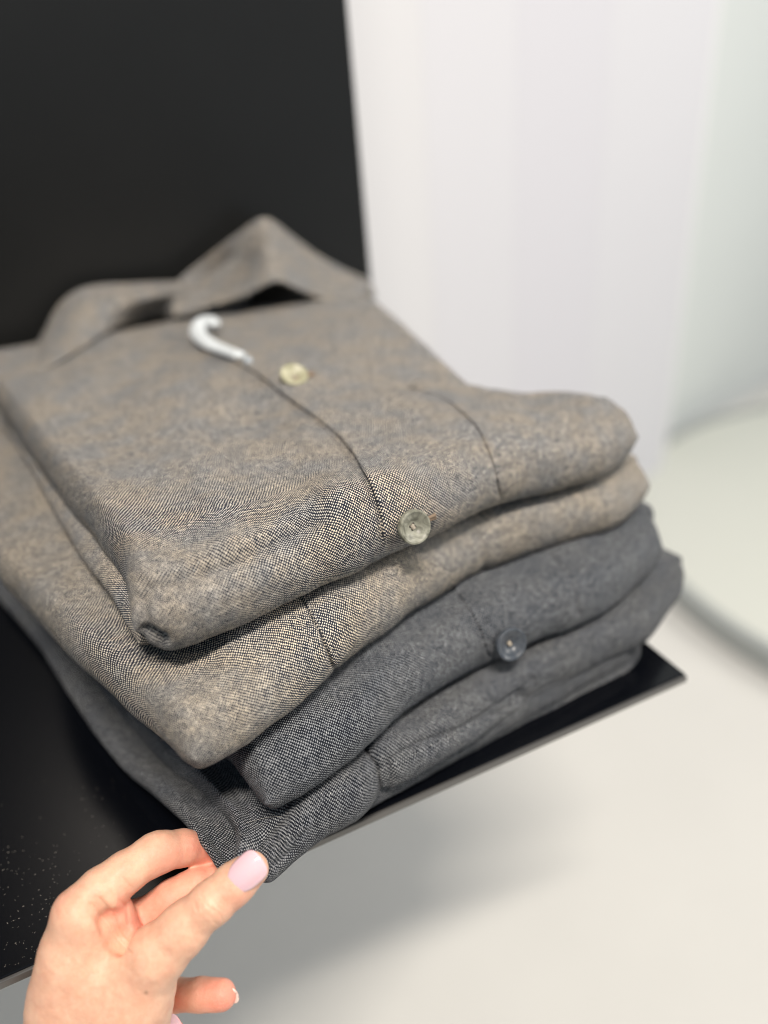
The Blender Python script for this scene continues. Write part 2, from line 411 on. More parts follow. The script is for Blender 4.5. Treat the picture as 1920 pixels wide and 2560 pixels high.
up4 = Pad('body', pts_low([(598, 2190, .034), (675, 2210, .028), (745, 2140), (800, 2095), (900, 2035), (955, 1975), (1100, 1885), (1310, 1745), (1480, 1665), (1610, 1600), (1695, 1490)], z4, T4),
          pts_low([(598, 2190, .034), (592, 2090, .031), (520, 2010), (430, 1925), (330, 1820), (240, 1700)], z4, T4) + [W3(-.335, .30, z4), W3(-.33, .44, z4)],
          pts_low([(1695, 1490), (1690, 1440), (1640, 1400)], z4 , T4) + [W3(-.0, .2, z4), W3(-.02, .44, z4)], T4, GREY2, s4, 380, 300, .0012, 43, edge_t=.35, taper=.6, thick_fn=lambda u, v: 1 - .65 * np.exp(-(u / .10) ** 2 - (v / .07) ** 2),
          feats=[([(905, 1850), (950, 1915), (962, 2000)], 9, -.0022), ([(990, 1880), (1150, 1825), (1300, 1735)], 10, -.0016), ([(1300, 1745), (1330, 1700)], 12, -.002),
                 ([(760, 1950), (640, 2050), (560, 2140)], 22, -.0010), ([(622, 2150), (660, 2090), (715, 2030)], 11, -.0018), ([(640, 2165), (700, 2110), (770, 2060)], 9, .0014), ([(660, 2180), (740, 2125)], 10, -.0014), ([(600, 2140), (610, 2090)], 9, .0010)])
# ================= shirt 3 (grey)
s3 = empty('folded_shirt', (-.15, .2, .038)); tag(s3, 'mid grey folded shirt with a dark grey button, second from the bottom of the stack', 'shirt', g4)
z3, T3 = .0568, .034
up3 = Pad('body', pts_low([(672, 2032), (760, 1985), (850, 1915), (930, 1860), (1010, 1780), (1120, 1710), (1250, 1635), (1370, 1590), (1490, 1540), (1600, 1450, .054), (1640, 1400, .054)], z3, T3),
          pts_low([(672, 2032), (630, 1980), (575, 1900), (500, 1810)], z3, T3) + [W3(-.285, .2, z3), W3(-.29, .43, z3)],
          pts_low([(1640, 1400, .054), (1612, 1340, .055), (1580, 1295, .056)], z3, T3) + [W3(-.0, .2, z3), W3(-.02, .43, z3)], T3, GREY, s3, 380, 280, .0012, 33, edge_t=.4, taper=.45, taper_l=.2,
          feats=[([(1150, 1480), (1205, 1560), (1225, 1640)], 8, -.0014), ([(1375, 1390), (1430, 1450), (1445, 1530)], 8, -.0012), ([(1190, 1500), (1290, 1560)], 50, .0012)])
# ================= shirt 2 (tan)
s2 = empty('folded_shirt', (-.17, .2, .072)); tag(s2, 'tan and black checked folded shirt without visible button, second from the top of the stack', 'shirt', g4)
z2, T2 = .0937, .040
up2 = Pad('body', pts_low([(492, 1932), (570, 1895), (640, 1850), (745, 1765), (840, 1675), (960, 1575), (1100, 1485), (1230, 1415, .092), (1400, 1360, .089), (1540, 1318, .087), (1602, 1252, .087)], z2, T2),
          pts_low([(492, 1932), (445, 1895), (380, 1825), (300, 1750), (190, 1650), (100, 1560), (0, 1440)], z2, T2) + [W3(-.36, .28, z2), W3(-.365, .43, z2)],
          pts_low([(1602, 1252, .087), (1570, 1210, .089), (1530, 1180, .091)], z2, T2) + [W3(-.02, .2, z2), W3(-.02, .43, z2)], T2, TAN2, s2, 420, 340, .0013, 23, edge_t=.35, taper=.68, taper_l=.25,
          feats=[([(760, 1490), (800, 1570), (845, 1690)], 7, -.0012), ([(380, 1640), (560, 1700), (640, 1640)], 60, -.0022), ([(300, 1560), (520, 1620)], 40, -.0020), ([(1200, 1335), (1215, 1440)], 10, -.0010)])
# ================= shirt 1 (top, tan)
s1 = empty('folded_shirt', (-.15, .2, .112)); tag(s1, 'tan folded shirt on top of the stack with open collar, placket and two horn buttons', 'shirt', g4)
low1 = Pad('under_layer', [pts_low([(352, 1625)], .121, .016)[0]] + [q + W3(0, .016, 0) for q in pts_low([(540, 1590), (735, 1510), (1000, 1380)], .121, .016)],
           pts_low([(352, 1625), (325, 1580), (282, 1504), (206, 1400), (112, 1240), (40, 1120), (0, 1060)], .121, .016) + [W3(-.338, .42, .121)],
           [pts_low([(1000, 1380)], .121, .016)[0] + W3(0, .016, 0), W3(-.14, .12, .121), W3(-.12, .2, .121), W3(-.1, .42, .121)], .016, TAN, s1, 160, 200, .0006, 51)
z1, T1 = .1365, .041
up1 = Pad('body', pts_low([(352, 1622), (440, 1618), (540, 1590), (640, 1548), (735, 1500), (870, 1432), (960, 1385), (1100, 1325), (1260, 1252, .134), (1420, 1215, .128), (1520, 1186, .124)], z1, T1) + [EZ(1596, 1108, .118, .122)],
          pts_low([(352, 1622), (340, 1570), (330, 1500), (262, 1395), (185, 1290), (110, 1190), (45, 1105), (0, 1040)], z1, T1) + [W3(-.345, .40, .135), W3(-.362, .465, .127)],
          [EZ(1596, 1108, .118, .122), EZ(1582, 1050, .130, .122), EZ(1535, 996, .134, .123), EZ(1505, 988, .135, .123), EZ(1350, 972, .139, .126), EZ(1205, 958, .143, .130), EZ(1178, 948, .146, .132),
           EZ(1120, 893, .150, z1), EZ(1060, 836, .151, z1), EZ(990, 770, .153, z1), EZ(925, 715, .155, z1)], T1, TAN, s1, 480, 460, .0013, 13, edge_t=.5, taper=.38,
          feats=[([(372, 1478), (460, 1448), (600, 1402), (700, 1358), (790, 1290)], 34, -.0046), ([(400, 1240), (560, 1180)], 90, -.0026), ([(366, 1580), (402, 1600)], 20, -.0070), ([(350, 1500), (362, 1540)], 14, -.002),
                 ([(400, 1530), (560, 1490), (720, 1430)], 44, .0012), ([(820, 1150), (860, 1260)], 60, .0012), ([(1330, 1000), (1350, 1180)], 40, -.0014), ([(770, 1300), (735, 1210), (690, 1120), (630, 1040)], 55, -.0026), ([(560, 1330), (520, 1200), (440, 1080)], 50, .0016), ([(1440, 1010), (1420, 1120)], 16, -.0009),
                 ([(1030, 972), (1125, 1005), (1195, 1070), (1232, 1150), (1255, 1250)], 7, -.0006), ([(650, 945), (740, 1018), (845, 1100), (908, 1188), (943, 1275), (952, 1340)], 7, -.0008)])

# ---- plackets, seams
def placket(pad, path, parent, mat, width=.034, h=.0016, side=-1, name='placket'):
    k = side
    offs = [-.0004 * k, -.0006 * k, -.0002 * k, .0006 * k, .0022 * k, .006 * k, .015 * k, width * .8 * k, width * k]
    hts = [-.0008, h * .55, h * 1.0, h * 1.12, h * .98, h * .9, h * .7, h * .15, -.0005]
    return pad.strip(name, path, offs, hts, mat, parent, 220)
placket(up1, [(500, 862), (560, 893), (640, 935), (740, 1010), (850, 1095), (915, 1185), (950, 1275), (958, 1340), (952, 1372)], s1, TAN, h=.0023)
placket(up1, [(1010, 968), (1060, 978), (1125, 1005), (1195, 1070), (1232, 1150), (1255, 1250)], s1, TAN, width=.02, h=.0008, name='seam')
placket(up2, [(728, 1440), (755, 1495), (790, 1560), (822, 1630), (842, 1678)], s2, TAN2, width=.026, h=.0014, name='placket')
placket(up3, [(1118, 1440), (1150, 1490), (1195, 1560), (1222, 1640)], s3, GREY, width=.03, h=.0016, name='placket')
placket(up4, [(875, 1815), (903, 1850), (940, 1905), (962, 1990)], s4, GREY2, width=.024, h=.0015, name='placket')

# seam stitches: short threads along the placket edge
M_thread = simple('pale_thread', (.42, .42, .42), .8)
def stitches(pad, path, n, parent, off=-.0010, mat=M_thread, L=.0008, rad=.00012, height=.0019, name='stitching'):
    pts = catmull(path, n); hs = [pad.hit(q[0], q[1]) for q in pts]; V, F = [], []
    for i in range(1, n - 1):
        if hs[i][0] is None or hs[i - 1][0] is None or hs[i + 1][0] is None: continue
        t = (hs[i + 1][0] - hs[i - 1][0]).normalized(); nn = hs[i][1]; b = t.cross(nn).normalized()
        c = hs[i][0] + b * off + nn * height; t = (t + b * .35).normalized()
        b0 = len(V)
        for (s_, rr) in ((-1, .3), (-.5, 1), (.5, 1), (1, .3)):
            for a in range(5):
                an = a * 2 * math.pi / 5; V.append(c + t * (s_ * L / 2) + (b * math.cos(an) + nn * math.sin(an)) * rad * rr)
        for k in range(3):
            for a in range(5): F.append((b0 + k * 5 + a, b0 + k * 5 + (a + 1) % 5, b0 + (k + 1) * 5 + (a + 1) % 5, b0 + (k + 1) * 5 + a))
    o = link(name, mesh_np(name, V, F), mat, parent); tag(o, kind='stuff'); return o
stitches(up1, [(740, 1010), (850, 1095), (915, 1185), (950, 1275), (958, 1340), (942, 1388)], 64, s1)
stitches(up2, [(755, 1495), (790, 1560), (822, 1630), (842, 1678)], 30, s2)

# pocket welt along the right half of the lowest shirt
up4.strip('pocket_welt', [(962, 1925), (1060, 1885), (1160, 1835), (1250, 1785), (1318, 1738)],
          [-.0045, -.0035, -.001, .003, .008, .0125, .0145, .0150],
          [-.0010, .0016, .0032, .0036, .0034, .0028, .0012, -.0010], GREY2, s4, 120, (.0003, 0))

# ---- collar of the top shirt
def leaf(name, rows, mat, parent, th=.0022, n=90, m=50, seed=3):
    R = np.array([[q if isinstance(q, np.ndarray) else onY(*q) for q in row] for row in rows])
    A = np.stack([catmull(row, n) for row in R])                  # rows x n x 3
    S = np.stack([catmull(A[:, i], m) for i in range(n)])         # n x m x 3
    N = Pad.normals(S); S = S + N * (.0009 * vnoise(S[..., 0] * 60, S[..., 1] * 60 + S[..., 2] * 60, seed))[..., None]
    du = np.linalg.norm(np.diff(S, axis=0), axis=2); au = np.vstack([np.zeros((1, m)), np.cumsum(du, 0)])
    dv = np.linalg.norm(np.diff(S, axis=1), axis=2); av = np.hstack([np.zeros((n, 1)), np.cumsum(dv, 1)])
    o = link(name, mesh_np(name, S.reshape(-1, 3), grid_faces(n, m), np.stack([au, av], -1).reshape(-1, 2)), mat, parent)
    so = o.modifiers.new('thickness', 'SOLIDIFY'); so.thickness = th; so.offset = 0
    return o
leaf('collar', [[(95, 880, .43), (128, 800, .45), (170, 742, .455), (240, 716, .455), (340, 708, .45), (470, 702, .44)],
                [(90, 890, .41), (125, 835, .415), (190, 785, .415), (260, 760, .415), (350, 745, .415), (470, 728, .42)],
                [onZ(92, 925, .1585), onZ(140, 905, .1585), onZ(215, 862, .159), onZ(295, 812, .160), onZ(375, 768, .162), onZ(460, 745, .166)]], TAN, s1)
leaf('collar', [[(430, 715, .445), (520, 640, .445), (600, 580, .44), (668, 546, .43), (740, 600, .44), (820, 655, .45), (925, 705, .455)],
                [(435, 745, .42), (530, 700, .44), (600, 660, .435), (665, 610, .395), (745, 655, .40), (825, 705, .42), (915, 735, .43)],
                [(430, 790, .40), (520, 770, .385), (610, 740, .372), (688, 703, .362), (750, 725, .37), (810, 752, .385), (880, 782, .405)]], TAN, s1)
leaf('neckband', [[(250, 800, .405), (330, 752, .415), (410, 722, .42), (490, 722, .418), (560, 735, .408), (625, 735, .40)],
                  [onZ(240, 845, .150), onZ(320, 815, .152), onZ(400, 792, .154), onZ(480, 800, .154), onZ(560, 795, .154), onZ(620, 768, .154)]], TAN, s1, m=20)
# collar stand and neck roll behind the two leaves
leaf('collar_stand', [[(60, 930, .455), (200, 800, .465), (400, 780, .47), (600, 700, .47), (800, 720, .47), (940, 745, .465)],
                      [(70, 900, .46), (180, 745, .468), (400, 722, .472), (620, 640, .472), (800, 680, .472), (930, 715, .468)]], TAN, s1, m=12)
# ---- buttons
def button_mat(name, ca, cb, rough=.42):
    k = NT(name); tc = k.n('ShaderNodeTexCoord').outputs['Object']
    n = k.noise(tc, 160, 4, .6); n.node.inputs['Distortion'].default_value = 1.5
    k.l(k.ramp(n, [(.35, ca), (.65, cb)]), k.b.inputs['Base Color'])
    k.b.inputs['Roughness'].default_value = rough; k.b.inputs['Subsurface Weight'].default_value = .08
    k.b.inputs['Subsurface Radius'].default_value = (.003, .003, .002); k.b.inputs['Subsurface Scale'].default_value = .6
    k.b.inputs['Coat Weight'].default_value = .0
    return k.m
HORN = button_mat('horn', (.13, .13, .10), (.32, .32, .26))
HORN2 = button_mat('horn_yellow', (.28, .27, .17), (.50, .48, .34))
DARKB = button_mat('dark_button', (.045, .055, .07), (.09, .10, .115), .35)
HOLE = simple('hole_dark', (.03, .025, .02), .8)
THR = simple('sewing_thread', (.42, .37, .30), .7)
def button(parent, loc, nrm, R, mat, spin=.4):
    n = Vector(nrm).normalized(); q = n.to_track_quat('Z', 'Y'); M = Matrix.Translation(loc) @ q.to_matrix().to_4x4() @ Matrix.Rotation(spin, 4, 'Z')
    bm = bmesh.new(); N = 72
    prof = [(0, 0), (.90, 0), (.985, .06), (1.0, .14), (1.0, .34), (.985, .40), (.955, .425), (.93, .412), (.905, .43), (.87, .425), (.82, .38), (.74, .335), (.62, .285), (.50, .235), (.42, .17), (.35, .11), (.26, .08), (0, .07)]
    rings = []
    for i, (rr, z) in enumerate(prof):
        if rr == 0: rings.append([bm.verts.new((0, 0, z * R))]); continue
        ring = []
        for k in range(N):
            a = 2 * math.pi * k / N; bead = (.012 * math.cos(a * 36)) if i in (6, 7, 8) else 0
            ring.append(bm.verts.new((rr * R * math.cos(a), rr * R * math.sin(a), (z + bead) * R)))
        rings.append(ring)
    for A, B in zip(rings[:-1], rings[1:]):
        if len(A) == 1: [bm.faces.new((A[0], B[(k + 1) % N], B[k])) for k in range(N)]
        elif len(B) == 1: [bm.faces.new((A[k], A[(k + 1) % N], B[0])) for k in range(N)]
        else: [bm.faces.new((A[k], A[(k + 1) % N], B[(k + 1) % N], B[k])) for k in range(N)]
    bm.transform(M); bmesh.ops.recalc_face_normals(bm, faces=bm.faces)
    b = link('button', bm_mesh('button', bm), mat, parent)
    for i in range(4):
        a = math.pi / 4 + i * math.pi / 2
        hb = bmesh.new(); bmesh.ops.create_cone(hb, cap_ends=True, segments=14, radius1=R * .085, radius2=R * .085, depth=R * .02)
        hb.transform(M @ Matrix.Translation((R * .15 * math.cos(a), R * .15 * math.sin(a), R * .082))); link('hole', bm_mesh('hole', hb), HOLE, b)
    V, F = [], []
    for (a0, a1) in ((0, 2), (1, 3), (0, 1), (2, 3)):
        for j in range(3):
            A = Vector((R * .15 * math.cos(math.pi / 4 + a0 * math.pi / 2), R * .15 * math.sin(math.pi / 4 + a0 * math.pi / 2), R * .09))
            B = Vector((R * .15 * math.cos(math.pi / 4 + a1 * math.pi / 2), R * .15 * math.sin(math.pi / 4 + a1 * math.pi / 2), R * .09))
            d = (B - A).normalized(); sd = d.cross(Vector((0, 0, 1))); off = sd * (j - 1) * R * .035
            b0 = len(V)
            for t in range(7):
                c = A.lerp(B, t / 6) + off + Vector((0, 0, math.sin(t / 6 * math.pi) * R * .06))
                for g in range(5):
                    an = g * 2 * math.pi / 5; V.append(M @ (c + sd * math.cos(an) * R * .02 + Vector((0, 0, math.sin(an) * R * .02))))
            for t in range(6):
                for g in range(5): F.append((b0 + t * 5 + g, b0 + t * 5 + (g + 1) % 5, b0 + (t + 1) * 5 + (g + 1) % 5, b0 + (t + 1) * 5 + g))
    link('thread', mesh_np('thread', V, F), THR, b)
    return b
def button_on(pad, parent, px, py, R, mat, tilt=(0, 0, 0), lift=.0022, spin=.4):
    h = pad.hit(px, py); n = (h[1] + Vector(tilt)).normalized()
    return button(parent, h[0] + n * lift, n, R, mat, spin)
toC = Vector(CAM)
h = up1.hit(1023, 1314); v = (toC - h[0]).normalized()
button_on(up1, s1, 1022, 1314, .0082, HORN, v * 1.0 + Vector((.50, 0, .10)), .0030)
button_on(up1, s1, 732, 952, .0085, HORN2, (.25, -.45, 0), .0030, .2)
button_on(up3, s3, 1262, 1602, .0088, DARKB, v * .8 + Vector((.35, 0, .1)), .0036)

M_bh = simple('buttonhole_thread', (.20, .145, .10), .85)
def buttonhole(pad, path, parent): pad.strip('buttonhole', path, [-.0011, -.0008, -.0002, .0002, .0008, .0011], [.0010, .0031, .0024, .0024, .0031, .0010], M_bh, parent, 40, (0, 0))
buttonhole(up1, [(1000, 1332), (1040, 1308), (1088, 1284)], s1)
buttonhole(up1, [(715, 968), (750, 952), (788, 938)], s1)
# ---- white tag at the neck
def tube(name, P, R, mat, parent=None, k=10, flat=1.0, n=60, sides=None):
    C = catmull(P, n); Rr = np.interp(np.linspace(0, 1, n), np.linspace(0, 1, len(R)), R); V, F = [], []
    for i in range(n):
        t = Vector(C[min(i + 1, n - 1)] - C[max(i - 1, 0)]).normalized(); a = t.cross(Vector((0, 0, 1))); a = a.normalized() if a.length > 1e-4 else Vector((1, 0, 0)); b = a.cross(t)
        for j in range(k):
            an = 2 * math.pi * j / k; V.append(Vector(C[i]) + (a * math.cos(an) + b * math.sin(an) * flat) * Rr[i])
    for i in range(n - 1):
        for j in range(k): F.append((i * k + j, i * k + (j + 1) % k, (i + 1) * k + (j + 1) % k, (i + 1) * k + j))
    me = mesh_np(name, V, F)
    bm = bmesh.new(); bm.from_mesh(me); bm.verts.ensure_lookup_table()
    bm.faces.new([bm.verts[j] for j in range(k)][::-1]); bm.faces.new([bm.verts[(n - 1) * k + j] for j in range(k)])
    bm.to_mesh(me); bm.free()
    return link(name, me, mat, parent)
M_white = simple('white_plastic', (.66, .70, .72), .5, .5)
M_clear = simple('clear_plastic', (.55, .60, .64), .15, .5, Transmission_Weight=.4)
h0 = up1.hit(560, 860)[0]
tg = empty('garment_tag', h0); tag(tg, 'small white curved plastic tag lying at the neck opening of the top shirt', 'tag')
def ons(pad, px, py, lift): q = pad.hit(px, py); return np.array(q[0]) + np.array([0, 0, lift])
tube('loop', [ons(up1, 545, 840, .009), ons(up1, 528, 832, .010), ons(up1, 506, 836, .009), ons(up1, 500, 856, .0065), ons(up1, 525, 876, .005), ons(up1, 560, 890, .0045), ons(up1, 602, 904, .004)],
     [.0045, .0058, .0062, .0062, .0056, .0052, .0046], M_white, tg, k=14, flat=.6)
bm = bmesh.new(); bmesh.ops.create_uvsphere(bm, u_segments=20, v_segments=12, radius=.0036); bm.transform(Matrix.Translation(Vector(ons(up1, 622, 914, .003)))); link('bead', bm_mesh('bead', bm), M_clear, tg)
tube('cord', [ons(up1, 598, 898, .0033), ons(up1, 622, 914, .0033)], [.0010, .0010], M_white, tg, k=8, n=8)

# ---- stray fibres
def fibres(pad, n, mat, parent, region, seed):
    r = np.random.default_rng(seed); top = pad.top; nu, nv = top.shape[:2]; N = Pad.normals(top); V, F = [], []
    px, py, dz = project(top); ok = (px > -50) & (px < 1970) & (py > 0) & (py < 2600) & (np.abs(dz - .345) < .06); I = np.argwhere(ok)
    for _ in range(n):
        i, j = I[r.integers(len(I))]; p = top[i, j]; nn = N[i, j]; d = r.normal(size=3); d -= d @ nn * nn * .6; d /= np.linalg.norm(d) + 1e-9
        d2 = r.normal(size=3); L = r.uniform(.0006, .0026); w_ = .000028; side = np.cross(d, nn); side /= np.linalg.norm(side) + 1e-9; b0 = len(V)
        c = [p, p + d * L * .5 + nn * L * .35 + d2 * L * .1, p + d * L + nn * L * r.uniform(-.1, .5) + d2 * L * .25]
        for q in c: V += [q - side * w_, q + side * w_]
        F += [(b0, b0 + 1, b0 + 3, b0 + 2), (b0 + 2, b0 + 3, b0 + 5, b0 + 4)]
    o = link('fuzz', mesh_np('fuzz', V, F), mat, parent); tag(o, kind='stuff')
M_fz = simple('fuzz_tan', (.40, .38, .36), .9); M_fg = simple('fuzz_grey', (.26, .27, .30), .9)
fibres(up1, 5000, M_fz, s1, None, 1); fibres(up2, 6000, M_fz, s2, None, 2); fibres(up3, 4000, M_fg, s3, None, 3); fibres(up4, 4500, M_fg, s4, None, 4)
hr = [up4.hit(a, b) for a, b in [(545, 2118), (575, 2085), (615, 2058), (665, 2045), (705, 2042)]]
hp = [np.array(q[0]) + np.array([0, -.0008, .0012]) for q in hr if q[0] is not None]
if len(hp) > 2:
    o = tube('stray_hair', hp, [.00005, .00006, .00005], simple('hair_fibre', (.45, .42, .38), .6), None, k=5); tag(o, 'single fine pale hair lying on the bottom grey shirt near the thumb', 'hair')

# ------------------------------------------------------------------ the hand
def CP(px, py, d): return np.array([(px - 960) / FPX * d, (py - 1280) / FPX * d, d])     # camera space
H = .00048
lo = np.array([-.172, .125, .27]); hi = np.array([-.04, .275, .375])
dims = np.ceil((hi - lo) / H).astype(int); D = np.full(dims, .05, np.float32); RED = np.zeros(dims, np.float32)
ax = [lo[a] + H * np.arange(dims[a]) for a in range(3)]
def prim(a, b, ra, rb, k=.004, sub=False):
    a, b = np.array(a), np.array(b); m = max(ra, rb) + k + .003
    i0 = np.clip(((np.minimum(a, b) - m - lo) / H).astype(int), 0, dims); i1 = np.clip(((np.maximum(a, b) + m - lo) / H).astype(int) + 1, 0, dims)
    if np.any(i1 <= i0): return
    sl = tuple(slice(i0[q], i1[q]) for q in range(3))
    X = ax[0][sl[0]][:, None, None]; Y = ax[1][sl[1]][None, :, None]; Z = ax[2][sl[2]][None, None, :]
    ab = b - a; L2 = max(ab @ ab, 1e-12)
    t = np.clip(((X - a[0]) * ab[0] + (Y - a[1]) * ab[1] + (Z - a[2]) * ab[2]) / L2, 0, 1)
    d = np.sqrt((X - a[0] - t * ab[0]) ** 2 + (Y - a[1] - t * ab[1]) ** 2 + (Z - a[2] - t * ab[2]) ** 2) - (ra + (rb - ra) * t)
    o = D[sl]
    if sub:
        hh = np.clip(.5 - .5 * (o + d) / k, 0, 1); D[sl] = o + (-d - o) * hh + k * hh * (1 - hh)
    else:
        hh = np.clip(.5 + .5 * (o - d) / k, 0, 1); D[sl] = o + (d - o) * hh - k * hh * (1 - hh)
def chain(pts, k=.004, k0=None):
    for i in range(len(pts) - 1): prim(CP(*pts[i][:3]), CP(*pts[i + 1][:3]), pts[i][3] / 1000, pts[i + 1][3] / 1000, k if i or k0 is None else k0)
# metacarpal block / back of the hand
K = .010
SPH = []
for q in ([(206, 2290, .304, 11.6), (190, 2395, .306, 13.2), (178, 2500, .309, 15.4), (160, 2700, .318, 20)],
          [(215, 2318, .312, 10.0), (215, 2420, .322, 13), (215, 2520, .326, 15.5), (200, 2700, .33, 20)],
          [(225, 2390, .330, 9.5), (240, 2450, .340, 12), (270, 2700, .342, 18)],
          [(250, 2430, .345, 9.0), (270, 2500, .352, 10), (300, 2700, .35, 16)],
          [(215, 2440, .310, 13.5), (290, 2520, .314, 17), (300, 2640, .322, 20)]):
    chain(q, K)
# thumb: base, metacarpal, two phalanges
chain([(300, 2600, .314, 18.5), (325, 2490, .307, 15.5), (392, 2388, .302, 11.7)], K)
chain([(392, 2388, .302, 11.5), (458, 2322, .302, 9.8), (531, 2257, .302, 8.3), (585, 2210, .3045, 8.0), (628, 2174, .3065, 7.2)], .004)
# first web
chain([(255, 2400, .312, 12), (320, 2400, .311, 10.4)], K)
chain([(250, 2278, .311, 8.8), (272, 2292, .313, 8.6), (280, 2325, .3135, 8.0), (300, 2362, .311, 7.0)], .006)
# index finger
chain([(204, 2286, .304, 11.4), (254, 2230, .309, 9.5), (310, 2184, .314, 8.2), (383, 2137, .322, 8.3), (405, 2129, .324, 8.2)], .0035)
chain([(400, 2131, .3235, 8.3), (455, 2120, .331, 7.7), (515, 2122, .341, 7.4)], .002)
chain([(515, 2122, .341, 7.4), (560, 2158, .3425, 6.6), (586, 2174, .342, 6.0)], .0015)
# middle finger
chain([(215, 2320, .314, 9.5), (280, 2310, .324, 8.2), (372, 2292, .328, 8.4)], .003)
chain([(374, 2290, .328, 8.5), (430, 2246, .3285, 8.3), (490, 2212, .330, 7.6)], .0012)
chain([(490, 2214, .332, 7.5), (560, 2192, .334, 6.4)], .0015)
# ring finger, curled behind the palm; little finger pointing right
chain([(240, 2400, .335, 9), (300, 2420, .350, 8.2), (300, 2470, .352, 8)], .003)
chain([(250, 2430, .345, 8.5), (330, 2470, .360, 7.6), (430, 2488, .357, 7.3), (500, 2487, .353, 7.4)], .003)
chain([(500, 2487, .353, 7.4), (554, 2487, .351, 6.9)], .0015)
chain([(300, 2560, .345, 9), (385, 2560, .338, 8), (425, 2592, .335, 7)], .003)
# soft skin fold in the web between thumb and index finger
for path, rr in (([(235, 2268, .2965), (268, 2304, .3020), (300, 2352, .3030), (322, 2380, .3020)], .0016),):
    for a, b in zip(path[:-1], path[1:]): prim(CP(*a), CP(*b), rr, rr, .006, sub=True)

def surface_nets(D):
    S = D < 0; cnt = np.zeros(tuple(np.array(D.shape) - 1), np.uint8)
    for dx in (0, 1):
        for dy in (0, 1):
            for dz in (0, 1): cnt += S[dx:D.shape[0] - 1 + dx, dy:D.shape[1] - 1 + dy, dz:D.shape[2] - 1 + dz]
    cells = np.argwhere((cnt > 0) & (cnt < 8)); idx = -np.ones(cnt.shape, np.int32); idx[tuple(cells.T)] = np.arange(len(cells))
    acc = np.zeros((len(cells), 3)); num = np.zeros(len(cells)); co = [(x, y, z) for x in (0, 1) for y in (0, 1) for z in (0, 1)]
    for p in co:
        for a in range(3):
            if p[a]: continue
            q = list(p); q[a] = 1
            d0 = D[tuple((cells + p).T)]; d1 = D[tuple((cells + q).T)]; m = (d0 < 0) != (d1 < 0)
            t = d0[m] / (d0[m] - d1[m]); pos = np.tile(np.array(p, float), (m.sum(), 1)); pos[:, a] += t
            acc[m] += pos; num[m] += 1
    V = (cells + acc / np.maximum(num, 1)[:, None]) * H + lo; Fs = []
    for a in range(3):
        b, c = (a + 1) % 3, (a + 2) % 3
        s0 = [slice(None)] * 3; s1_ = [slice(None)] * 3; s0[a] = slice(0, -1); s1_[a] = slice(1, None)
        e = np.argwhere(S[tuple(s0)] != S[tuple(s1_)]); e = e[(e[:, b] > 0) & (e[:, c] > 0) & (e[:, b] < D.shape[b] - 1) & (e[:, c] < D.shape[c] - 1)]
        sg = S[tuple(e.T)]; ub = np.eye(3, dtype=int)[b]; uc = np.eye(3, dtype=int)[c]
        q = np.stack([idx[tuple((e - ub - uc).T)], idx[tuple((e - uc).T)], idx[tuple(e.T)], idx[tuple((e - ub).T)]], -1)
        q[~sg] = q[~sg][:, ::-1]; Fs.append(q)
    return V, np.vstack(Fs)
Vh, Fh = surface_nets(D)
def largest_piece(V, F):
    lab = np.arange(len(V))
    while True:
        m = lab[F].min(1); new = lab.copy()
        for k in range(4): np.minimum.at(new, F[:, k], m)
        new = new[new]; new = new[new]
        if (new == lab).all(): break
        lab = new
    u, c = np.unique(lab[F[:, 0]], return_counts=True)
    keep = lab == u[c.argmax()]; mp = np.cumsum(keep) - 1
    F = F[keep[F[:, 0]]]; return V[keep], mp[F]
Vh, Fh = largest_piece(Vh, Fh)
# light smoothing
for _ in range(3):
    acc = np.zeros_like(Vh); num = np.zeros(len(Vh))
    for k in range(4):
        np.add.at(acc, Fh[:, k], Vh[Fh[:, (k + 1) % 4]]); np.add.at(num, Fh[:, k], 1)
    Vh = np.where(num[:, None] > 0, Vh * .5 + acc / np.maximum(num, 1)[:, None] * .5, Vh)
hx, hy = Vh[:, 0] / Vh[:, 2] * FPX + 960, Vh[:, 1] / Vh[:, 2] * FPX + 1280
# vertex normals
def vnorm(V, F):
    n = np.cross(V[F[:, 1]] - V[F[:, 0]], V[F[:, 3]] - V[F[:, 0]]); N = np.zeros_like(V)
    for k in range(4): np.add.at(N, F[:, k], n)
    return N / (np.linalg.norm(N, axis=1, keepdims=True) + 1e-12)
Nh = vnorm(Vh, Fh)
face = -(Nh * Vh).sum(1) / np.linalg.norm(Vh, axis=1)         # + toward the camera
front = np.clip(face * 3, 0, 1) * (Vh[:, 2] < .312)
cr = lambda x, y: (x / 2.183, y / 2.183 + 1960)
disp = np.zeros(len(Vh))
for path, wd, am in (([(228, 2262), (262, 2300), (296, 2350), (327, 2384)], 4.5, -.0005), ([(250, 2248), (280, 2282), (292, 2322), (300, 2345)], 5, -.0005), ([(300, 2252), (318, 2275), (322, 2310)], 5, -.0004), ([(285, 2290), (300, 2330), (318, 2355)], 3.5, -.0003), ([(416, 2150), (424, 2166), (436, 2178)], 4, -.0006), ([(436, 2150), (438, 2176)], 3.5, -.0005), ([(300, 2190), (330, 2220)], 5, -.00025), ([(524, 2105), (528, 2140)], 4, -.0004), ([cr(1095, 612), cr(1130, 665), cr(1185, 700), cr(1215, 745)], 3.2, -.00014), ([cr(1135, 600), cr(1180, 660), cr(1210, 690)], 3.0, -.00012),
                     ([cr(1100, 640), cr(1105, 690), cr(1150, 730)], 3.0, -.0001), ([cr(1185, 585), cr(1235, 650)], 3.0, -.0001), ([cr(1160, 750), cr(1210, 790)], 2.6, -.00015),
                     ([cr(1060, 640), cr(1080, 700)], 3, -.0002)):
    disp += am * np.exp(-(polydist(hx, hy, path) / wd) ** 2) * front
